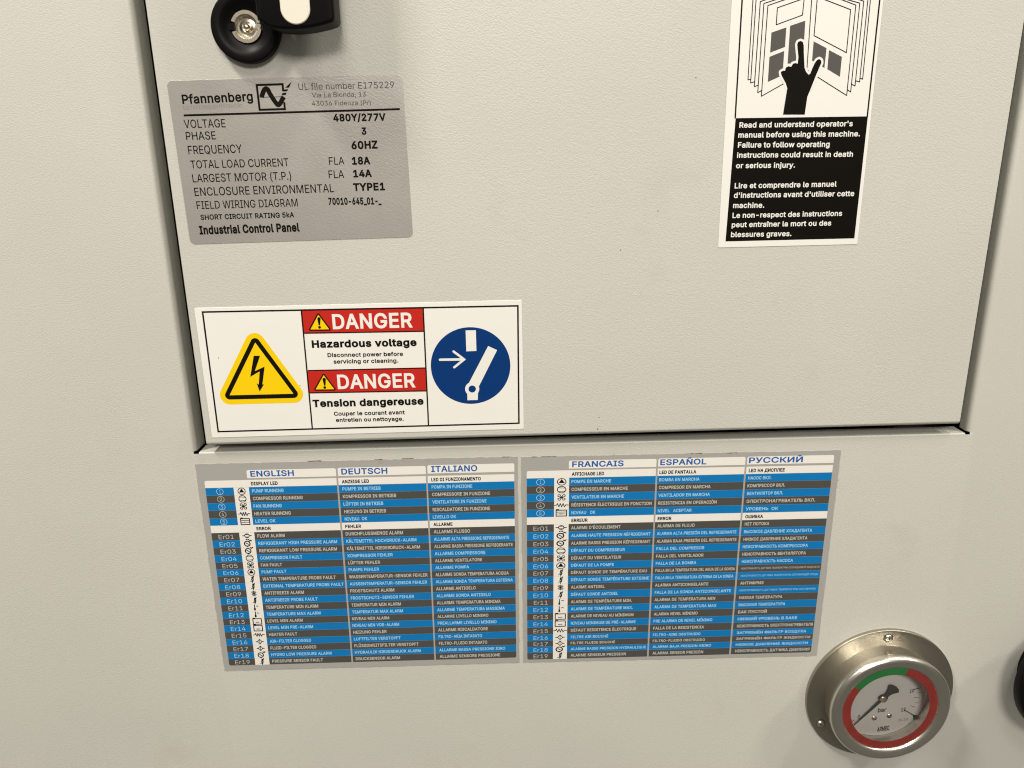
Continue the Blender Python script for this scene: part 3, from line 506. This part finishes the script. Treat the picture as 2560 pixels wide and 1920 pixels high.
# ------------------------------------------------------------------ LED / error tables
def icon(kind, sx):
    """symbol as contours in a cell of about +-2 mm; sx stretches it sideways"""
    K = 1.08
    def S(pts, w=0.34, cap=True): return stroke([(x*sx*K, y*K) for x, y in pts], w*1.25, cap)
    def ring(x, y, r, w=0.34):
        x *= K; y *= K; r *= K; w *= 1.25
        return [circle(x*sx, y, (r+w/2)*sx, r+w/2, n=28), circle(x*sx, y, (r-w/2)*sx, r-w/2, n=28)[::-1]]
    if kind == 'pump': return [ring(0, 0, 1.85), [ccw([(-1.45*sx, -.75), (1.45*sx, -.75), (0, 1.75)])]]
    if kind == 'comp': return [ring(0, 0, 1.85), S([(-1.5, 1.1), (1.6, .8)], .26), S([(-1.5, -1.1), (1.5, -.9)], .26)]
    if kind == 'fan':
        o = []
        for a in (45, 135, 225, 315):
            c, s = math.cos(math.radians(a)), math.sin(math.radians(a))
            o.append(S([(0, 0), (c*1.6-s*.65, s*1.6+c*.65), (c*2.1, s*2.1), (c*1.6+s*.65, s*1.6-c*.65), (0, 0)], .34))
        return o
    if kind == 'heat': return [S([(-3, 0), (-2.1, 0.1), (-1.7, 1), (-1.1, -1), (-.5, 1), (.1, -1), (.7, 1), (1.3, -1), (1.9, .2), (3, 0)], .36)]
    if kind in ('level', 'lmin'):
        y0 = -1.8
        o = [S([(-2.3, y0), (2.3, y0), (2.3, 1.6), (-2.3, 1.6), (-2.3, y0)], .42, True), S([(-2.2, 2.0), (-1.2, 2.0)], .4)]
        if kind == 'level': o += [S([(-2.3, .5), (2.3, .5)], .3), S([(-2.3, -.6), (-1.2, -.6)], .25), S([(1.2, -.6), (2.3, -.6)], .25)]
        o += [[text_c('MIN', -1.0*sx, -1.0 if kind == 'level' else -1.1, 2.0*sx, .8)]]
        return o
    if kind == 'flow': return [ring(0, .3, 1.15), S([(-2.3, .3), (-1.2, .3)], .4), S([(1.2, .3), (2.3, .3)], .4), S([(-1, 1.0), (1, 1.0)], .3), S([(-1, -.4), (1, -.4)], .3), S([(-.9, -1.9), (-.3, -1.9)], .6, False), S([(0, -1.9), (.9, -1.9)], .6, False)]
    if kind in ('hp', 'lp'):
        o = [ring(-.35, 0, 1.45, .5), S([(-1.0, .45), (.3, -.45)], .4), [ccw([(-1.0*sx, -1.5), (.3*sx, -1.5), (-.35*sx, -2.3)])]]
        o += [S([(.9, 1.5), (1.4, 2.0), (2.1, 1.6)], .5) if kind == 'hp' else S([(1.0, 2.0), (1.6, 1.5), (2.2, 2.1)], .5)]
        return o
    if kind == 'probe': return [S([(.9, 1.9), (.1, .9), (-.4, -.3), (.2, -1.2), (.6, -.2), (-.2, .9), (.1, 1.6)], .42), S([(.9, 1.9), (-.1, -2.1)], .34), S([(-1.1, -1.2), (.4, -1.2)], .3)]
    if kind == 'snow': return [S([(-1.4*math.cos(a), -1.5*math.sin(a)), (1.4*math.cos(a), 1.5*math.sin(a))], .32) for a in (math.pi/2, math.pi/6, -math.pi/6)]+[ring(0, 0, .75, .22), S([(-.9, 1.3), (.9, 1.3)], .26), S([(-.9, -1.3), (.9, -1.3)], .26)]
    if kind in ('tmin', 'tmax'):
        o = [S([(-.5, -1.7), (-.5, -.2)], .8, False), S([(-.5, -.2), (-.5, 1.9)], .42, False)]
        o += [S([(.5, 1.0), (1.0, .7), (1.4, 1.1)], .34) if kind == 'tmin' else S([(.4, .8), (.9, 1.1), (1.4, .8)], .34)]
        return o
    if kind == 'filt': return [S([(-1.2, 0), (0, 1.5), (1.2, 0), (0, -1.5), (-1.2, 0)], .34), S([(0, 1.5), (0, -1.5)], .28), S([(-2, 0), (-1.2, 0)], .4), S([(1.2, 0), (2, 0)], .4)]
def text_c(s, x, y, w, h): return ('T', s, x, y, w, h)
KINDS = ['pump', 'comp', 'fan', 'heat', 'level', None, 'flow', 'hp', 'lp', 'comp', 'fan', 'pump', 'probe', 'probe', 'snow', 'probe', 'tmin', 'tmax', 'lmin', 'lmin', 'heat', 'filt', 'filt', 'lp', 'probe']

def table(name, D, F, outline, label, sx, tabs, capk):
    e = mount(name, F[0][0], F[0][1], 0.0, F[1])
    # ragged, slightly worn edge of the foil
    o_ = ccw(outline); rg = []
    for a, b in zip(o_, o_[1:]+o_[:1]):
        L_ = math.hypot(b[0]-a[0], b[1]-a[1]); n = int(L_/2.2)
        for i in range(n):
            k = i/n; j = rnd.gauss(0, 0.11) if i else 0
            d_ = ((b[0]-a[0])/L_, (b[1]-a[1])/L_)
            rg.append((a[0]+(b[0]-a[0])*k-d_[1]*j, a[1]+(b[1]-a[1])*k+d_[0]*j))
    slab('backing', rg, -0.02, 0.14, 'silver_table', e)
    u = [(a+b)/2 for a, b in D['u'][:8]]; v = D['v']
    W = u[7]
    nrow = len(v)-1
    for i in range(nrow):
        top, bot = v[i], v[i+1]
        segs = [(u[0], u[1]), (u[2], u[3]), (u[4], u[5]), (u[6], u[7])]
        if i in (0, 6): segs = [(u[0], u[3]), (u[4], u[5]), (u[6], u[7])]; m_ = 'white_table'
        elif i < 6: m_ = 'row_blue' if i % 2 else 'row_grey'
        else: m_ = 'row_grey' if i % 2 else 'row_blue'
        cs = []
        for k, (a, b) in enumerate(segs):
            c = (0, 0, 0, 0)
            if i == 0 and k == 0: c = (0, 0, 0, 1)
            if i == nrow-1 and k == 0: c = (1, 0, 0, 0)
            if i == nrow-1 and k == len(segs)-1: c = (0, 1, 0, 0)
            cs.append(rrect(a, bot+.06, b, top-.04, 1.1, c))
        flat('table_row', cs, 0.17, m_, e)
    for a, b in ((1, 6), (7, nrow)):
        flat('icon_strip', [rect(u[1]+.02, v[b], u[2]-.02, v[a])], 0.165, 'white_table', e)
        for i in range(a+1, b): flat('cell_line', [rect(u[1], v[i]-.05, u[2], v[i]+.05)], 0.172, 'pale_ink', e)
    for k in range(3):
        x0, x1 = tabs[k][:2]; yb, yt = tabs[k][2:]
        flat('heading_tab', [rrect(x0, yb, x1, yt, 1.0, (0, 0, 1, 1))], 0.17, 'white_table', e)
        s, x, w = D['cols'][k][0]
        lettering('heading_lettering', [(s, x, yb+(yt-yb)*0.17, w, (yt-yb)*0.72, 2)], 0.19, 'head_blue', e)
    for k in range(3):
        for grp, m_, wt in (([1, 7], 'ink', 3), (list(range(2, 7))+list(range(8, 27)), None, 2)):
            by = {}
            for j in grp:
                s, x, w = D['cols'][k][j]; top, bot = v[j-1], v[j]; hh = top-bot
                cap = min(hh, 4.8)*capk; small = len(s) > 41 and s[0] == 'Н'
                if small: cap *= 0.62
                if j in (1, 7): cap = 2.15
                mm_ = m_ or ('pale_blue' if ((j-1) % 2 == 1 if j < 7 else (j-1) % 2 == 0) else 'pale_ink')
                by.setdefault(mm_, []).append((s, x, bot+(hh-cap)*0.5-(0.1 if j in (1, 7) else 0), w, cap, wt if not small else 1))
            for mm_, its in by.items():
                for it in its: lettering('row_lettering', [it], 0.19, mm_, e)
    nx = (u[0]+u[1])/2
    for j in range(1, 6):
        m_ = 'pale_blue' if j % 2 else 'pale_ink'
        yc = (v[j]+v[j+1])/2
        o1 = flat('number_ring', [circle(nx, yc, 2.0*sx, 1.95, n=36), circle(nx, yc, 1.72*sx, 1.67, n=36)[::-1]], 0.19, m_, e)
        lettering('numeral', [(str(j), nx-.62*(.5 if j == 1 else 1), yc-1.05, 1.24*(.6 if j == 1 else 1), 2.1, 0)], 0.19, m_, o1)
    for j in range(1, 20):
        i = 6+j; top, bot = v[i], v[i+1]; hh = min(top-bot, 4.6)
        w = 8.6 if j != 11 else 8.2
        lettering('error_code', [('Er%02d' % j, nx-w/2+.3, bot+(top-bot-hh*.58)/2-.15, w, hh*0.58, 0)], 0.19, 'pale_blue' if j % 2 == 0 else 'pale_ink', e)
    ix = (u[1]+u[2])/2
    for j, kd in enumerate(KINDS):
        if not kd: continue
        i = j+1; yc = (v[i]+v[i+1])/2; V = []; Fc = []
        for part in icon(kd, sx):
            if part and isinstance(part[0], tuple) and part[0][0] == 'T':
                _, s, x, y, w, h = part[0]; vv, ff = text_geo(s, x, y, w, h, 2)
            else: vv, ff = fill(part)
            k = len(V); z = 0.19+0.002*(len(V) % 7)
            V += [(ix+p[0], yc+p[1], z) for p in vv]; Fc += [tuple(q+k for q in tt) for tt in ff]
        obj('symbol', V, Fc, 'ink', e)
    tag(e, label, 'label', 'LED and error code stickers')
    return e
ul = [(a+b)/2 for a, b in TL['u'][:8]]; ur = [(a+b)/2 for a, b in TR['u'][:8]]
def tabsof(u, y): return [(u[2]-.3, u[3]+.1, *y[0]), (u[4]+.1, u[5]+.1, *y[1]), (u[6]+.1, u[7]+.1, *y[2])]
ta = table('led_table_left', TL, TL_F, [(-4.0, 130.4), (174.6, 131.0), (174.4, -3.75), (-3.4, -3.6)],
      'blue and grey table sticker of display lights and errors in English, Deutsch and Italiano', 1.0, tabsof(ul, [(121.4, 126.3), (121.5, 126.5), (121.8, 126.9)]), 0.45)
ta.name = 'error_code_table'
tb = table('led_table_right', TR, TR_F, [(-3.6, 132.3), (177.3, 132.7), (177.6, -2.6), (-2.9, -1.9)],
      'blue and grey table sticker of display lights and errors in Francais, Español and Russian', 1.22, tabsof(ur, [(124.75, 129.65), (124.9, 129.8), (125.1, 129.9)]), 0.42)
tb.name = 'error_code_table.001'
# torn, lifted bits and grime along the upper edges
for prt, pts in ((ta, [(58, 131.0), (95, 131.1), (110, 131.3), (166, 131.0)]), (tb, [(2, 132.4), (8, 132.4), (92, 132.6), (112, 132.5)])):
    for x, y in pts:
        n = 9; L_ = rnd.uniform(3, 9)
        c = [(x+L_*i/n, y+rnd.uniform(-.1, .12)) for i in range(n+1)]+[(x+L_*i/n, y-rnd.uniform(.15, .5)) for i in range(n, -1, -1)]
        flat('grime_edge', [ccw(c)], 0.16, 'grime', prt)

# ------------------------------------------------------------------ pressure gauge
g = mount('pressure_gauge', 236.3, -326.0)
tag(g, 'round steel pressure gauge with white bar dial inside a red and green ring', 'gauge')
lathe('flange', [(34, 1.6), (35.5, 1.7), (42, 2.3), (45.2, 2.6)]+arcprof(45.4, 2.0, .6, 80, 0, 4)+[(46.0, 0.0)], 'steel_dull', g)
lathe('case', [(34.4, 0.5), (34.8, 3.2), (35.6, 9.5), (36.0, 11.7)], 'steel', g)
lathe('bezel', [(35.9, 11.5), (36.5, 12.0), (36.75, 14.0)]+arcprof(34.0, 14.7, 2.75, 0, 100, 10)+[(31.8, 17.0), (30.4, 16.7), (29.5, 16.0), (29.2, 15.1), (29.0, 4.0)], 'steel', g)
def deg(a): return math.radians(90-a)
def ringseg(a0, a1, r0, r1, n):
    return [(r1*math.cos(deg(a0+(a1-a0)*i/n)), r1*math.sin(deg(a0+(a1-a0)*i/n))) for i in range(n+1)]+[(r0*math.cos(deg(a1-(a1-a0)*i/n)), r0*math.sin(deg(a1-(a1-a0)*i/n))) for i in range(n+1)]
flat('red_arc', [ccw(ringseg(15.2, 304.6, 24.1, 29.1, 90))], 15.3, 'ring_red', g)
flat('green_arc', [ccw(ringseg(-55.4, 15.2, 24.1, 29.1, 30))], 15.3, 'ring_green', g)
dl = flat('dial', [circle(0, 0, 28.9, n=96)], 4.6, 'dial', g)
DZ = 4.66
def dpt(x, z): return (x-236.3, z+326.0)
its = []
for s, pa, cap, w_ in DIALT:
    its.append((s, pa[0][0], pa[0][1], pa[1][0]-pa[0][0], cap, w_, pa[1][1]-pa[0][1]))
lettering('dial_lettering', its, DZ, 'needle', dl)
tk = []
for a, r0, r1, w_ in ((76.5, 19.5, 24.5, .55), (84.8, 22.0, 24.5, .22), (93.5, 20.5, 24.0, .3), (102.5, 22, 24.5, .22), (111.0, 20.5, 24, .3), (123.5, 18.5, 27.0, .6), (-137, 22.5, 27, .5), (-121, 23.5, 26.5, .25), (-105, 23.5, 26.5, .25)):
    tk += stroke([(r0*math.cos(deg(a)), r0*math.sin(deg(a))), (r1*math.cos(deg(a)), r1*math.sin(deg(a)))], w_, cap=False)
flat('tick_marks', tk, DZ, 'needle', dl)
flat('shadow_wedge', [ccw([(25.6*math.cos(deg(123)), 25.6*math.sin(deg(123))), (28.8*math.cos(deg(121)), 28.8*math.sin(deg(121))), (28.8*math.cos(deg(129)), 28.8*math.sin(deg(129)))])], DZ, 'needle', dl)  # small shadow at the dial's lower right edge, painted as a dark wedge
# pointer
na = math.radians(90+139.8)
def nd(r, s): return (r*math.cos(na)-s*math.sin(na), r*math.sin(na)+s*math.cos(na))
pt = [nd(25, 0.12), nd(2, .75), nd(1.2, 2.5), nd(-1.2, 2.5), nd(-3.0, 1.4), nd(-4.6, 1.5), nd(-6.5, 2.2), nd(-9.2, 4.1), nd(-10.2, 3.5), nd(-10.9, 2.3), nd(-11.3, 0), nd(-10.9, -2.3), nd(-10.2, -3.5), nd(-9.2, -4.1), nd(-6.5, -2.2), nd(-4.6, -1.5), nd(-3, -1.4), nd(-1.2, -2.5), nd(1.2, -2.5), nd(2, -.75), nd(25, -0.12)]
slab('pointer', pt, 6.2, 6.7, 'needle', g)
lathe('pointer_hub', [(2.2, 6.7), (2.2, 7.3), (1.7, 7.7), (0.9, 7.8), (0.7, 7.5), (0.0, 7.4)], 'chrome', g, n=32)
for x, y in ((-2.9, -15.6), (6.5, -14.2)):
    lathe('dial_screw', [(1.7, 4.6), (1.6, 5.1), (1.1, 5.5), (0.0, 5.7)], 'chrome', g, n=24, cx_=x, cy_=y)
def screw(a, parent):
    x, y = 40.8*math.cos(deg(a)), 40.8*math.sin(deg(a))
    s = lathe('screw', [(2.35, 2.0), (2.35, 2.7), (2.1, 3.2), (1.5, 3.5), (0.0, 3.65)], 'chrome', parent, n=28, cx_=x, cy_=y)
    a2 = math.radians(a*1.7+8)
    c = []
    for k in (0, 1):
        d = (math.cos(a2+k*math.pi/2)*1.15, math.sin(a2+k*math.pi/2)*1.15)
        c += stroke([(x-d[0], y-d[1]), (x+d[0], y+d[1])], .5, cap=False)
    flat('cross_slot', c, 3.66, 'dark', s)
    lathe('screw_seat', [(2.4, 2.46), (3.0, 2.40)], 'needle', s, n=28, cx_=x, cy_=y)
for a in (0.4, 239.9, 120): screw(a, g)
flat('window', [circle(0, 0, 29.15, n=72)], 15.6, 'glass', g)

# ------------------------------------------------------------------ door handle with lock
g = mount('swing_handle', -112.1, 59.5, 3.2)
tag(g, 'black swing handle with cream insert above a round metal key lock', 'handle')
lathe('lock_escutcheon', [(7.3, 1.0), (7.5, 2.6), (8.6, 3.0), (10.2, 3.7), (11.5, 4.6), (13.0, 4.9), (15.0, 4.7)]+arcprof(15.1, 3.7, .95, 80, 0, 5)+[(16.05, 0)], 'plastic', g)
# keyed barrel: two raised arcs with a notch on the left and a lug on the right
def arcblock(name, a0, a1, r0, r1, z0, z1, parent, n=20):
    c = [(r1*math.cos(math.radians(a0+(a1-a0)*i/n)), r1*math.sin(math.radians(a0+(a1-a0)*i/n))) for i in range(n+1)]+[(r0*math.cos(math.radians(a1-(a1-a0)*i/n)), r0*math.sin(math.radians(a1-(a1-a0)*i/n))) for i in range(n+1)]
    return slab(name, c, z0, z1, 'chrome', parent, bevel=0.15)
br = lathe('lock_barrel', [(7.3, 0.8), (5.6, 1.4), (5.2, 0.6), (4.6, -0.2), (2.6, 0.4), (2.2, 0.1), (0, 0)], 'chrome', g, n=48)
arcblock('barrel_lip', 14, 160, 5.4, 7.2, 0.8, 3.2, br)
arcblock('barrel_lip', 198, 352, 5.4, 7.2, 0.8, 3.2, br)
lathe('lock_pin', [(1.4, 0), (1.4, 1.6), (1.1, 2.2), (0.6, 2.5), (0, 2.6)], 'chrome', br, n=24)
slab('barrel_lug', circle(5.6, .4, 1.5, n=20), 0.6, 2.6, 'chrome', br, bevel=.3)
slab('barrel_notch', rect(-8.3, -1.5, -5.4, 1.5), 1.0, 3.3, 'plastic', br)
# lever: rounded foot, chamfered edge, standing 14..26 mm off the door
def lever():
    xa, xb, yb = 10.3, 44.9, -4.2
    base = [(xa, 120), (xa, 3.0)]+[(xa+2.2*(1-math.cos(t)), 1.0-2.0*math.sin(t)) for t in [math.pi/2*i/5 for i in range(1, 6)]]
    for i in range(1, 17):
        k = i/16; x = xa+2.2+(xb-1.4-xa-2.2)*k; q = (x-24.5)/15.5
        base.append((x, yb+(3.2*q*q if q < 0 else 1.9*q*q)))
    ye = base[-1][1]
    base += [(xb-.5, ye+.7), (xb, ye+2.0), (xb, 120)]
    rings = [(0.0, 6.5), (0.0, 20.2), (0.22, 21.0), (0.8, 21.6), (1.5, 21.8)]
    v = []; f = []; n = len(base)
    for d, z in rings: v += [(x, y, z) for x, y in offset_poly(base, -d)]
    assert len(v) == n*len(rings)
    for r in range(len(rings)-1):
        for i in range(n-1): f.append((r*n+i, r*n+i+1, (r+1)*n+i+1, (r+1)*n+i))
    f.append(tuple(range((len(rings)-1)*n, len(rings)*n))); f.append(tuple(range(n))[::-1])
    o = obj('lever', v, f, 'plastic', g, smooth=True)
    md = o.modifiers.new('e', 'EDGE_SPLIT'); md.split_angle = math.radians(32)
    return o
lv = lever()
slab('lever_insert', [(x, y) for x, y in rrect(21.4, -2.2, 34.5, 100, 6.5, (1, 1, 0, 0), n=12)], 21.5, 22.3, 'cream', lv, bevel=.35)
slab('pivot_neck', rrect(16, 62, 40, 110, 5), 0, 7, 'plastic', g)
slab('mounting_plate', rrect(-16.0, 24, 16.0, 140, 8, (0, 0, 1, 1)), 0, 5.1, 'plastic', g, bevel=1.0)

# ------------------------------------------------------------------ black knob cut by the right edge
g = mount('rotary_knob', 352.4, -310.5)
tag(g, 'black round knob cut off by the right edge beside the gauge', 'knob')
lathe('base_ring', [(30, 0), (30, 2.5), (29.3, 3.2), (22, 3.4)], 'plastic', g)
lathe('knob_head', [(20, 3.4), (20, 9), (30, 11.0), (39.6, 12.0), (41.0, 13.5), (41.3, 18.6), (40.6, 20.0), (38.5, 20.8), (0, 21.4)], 'plastic', g)
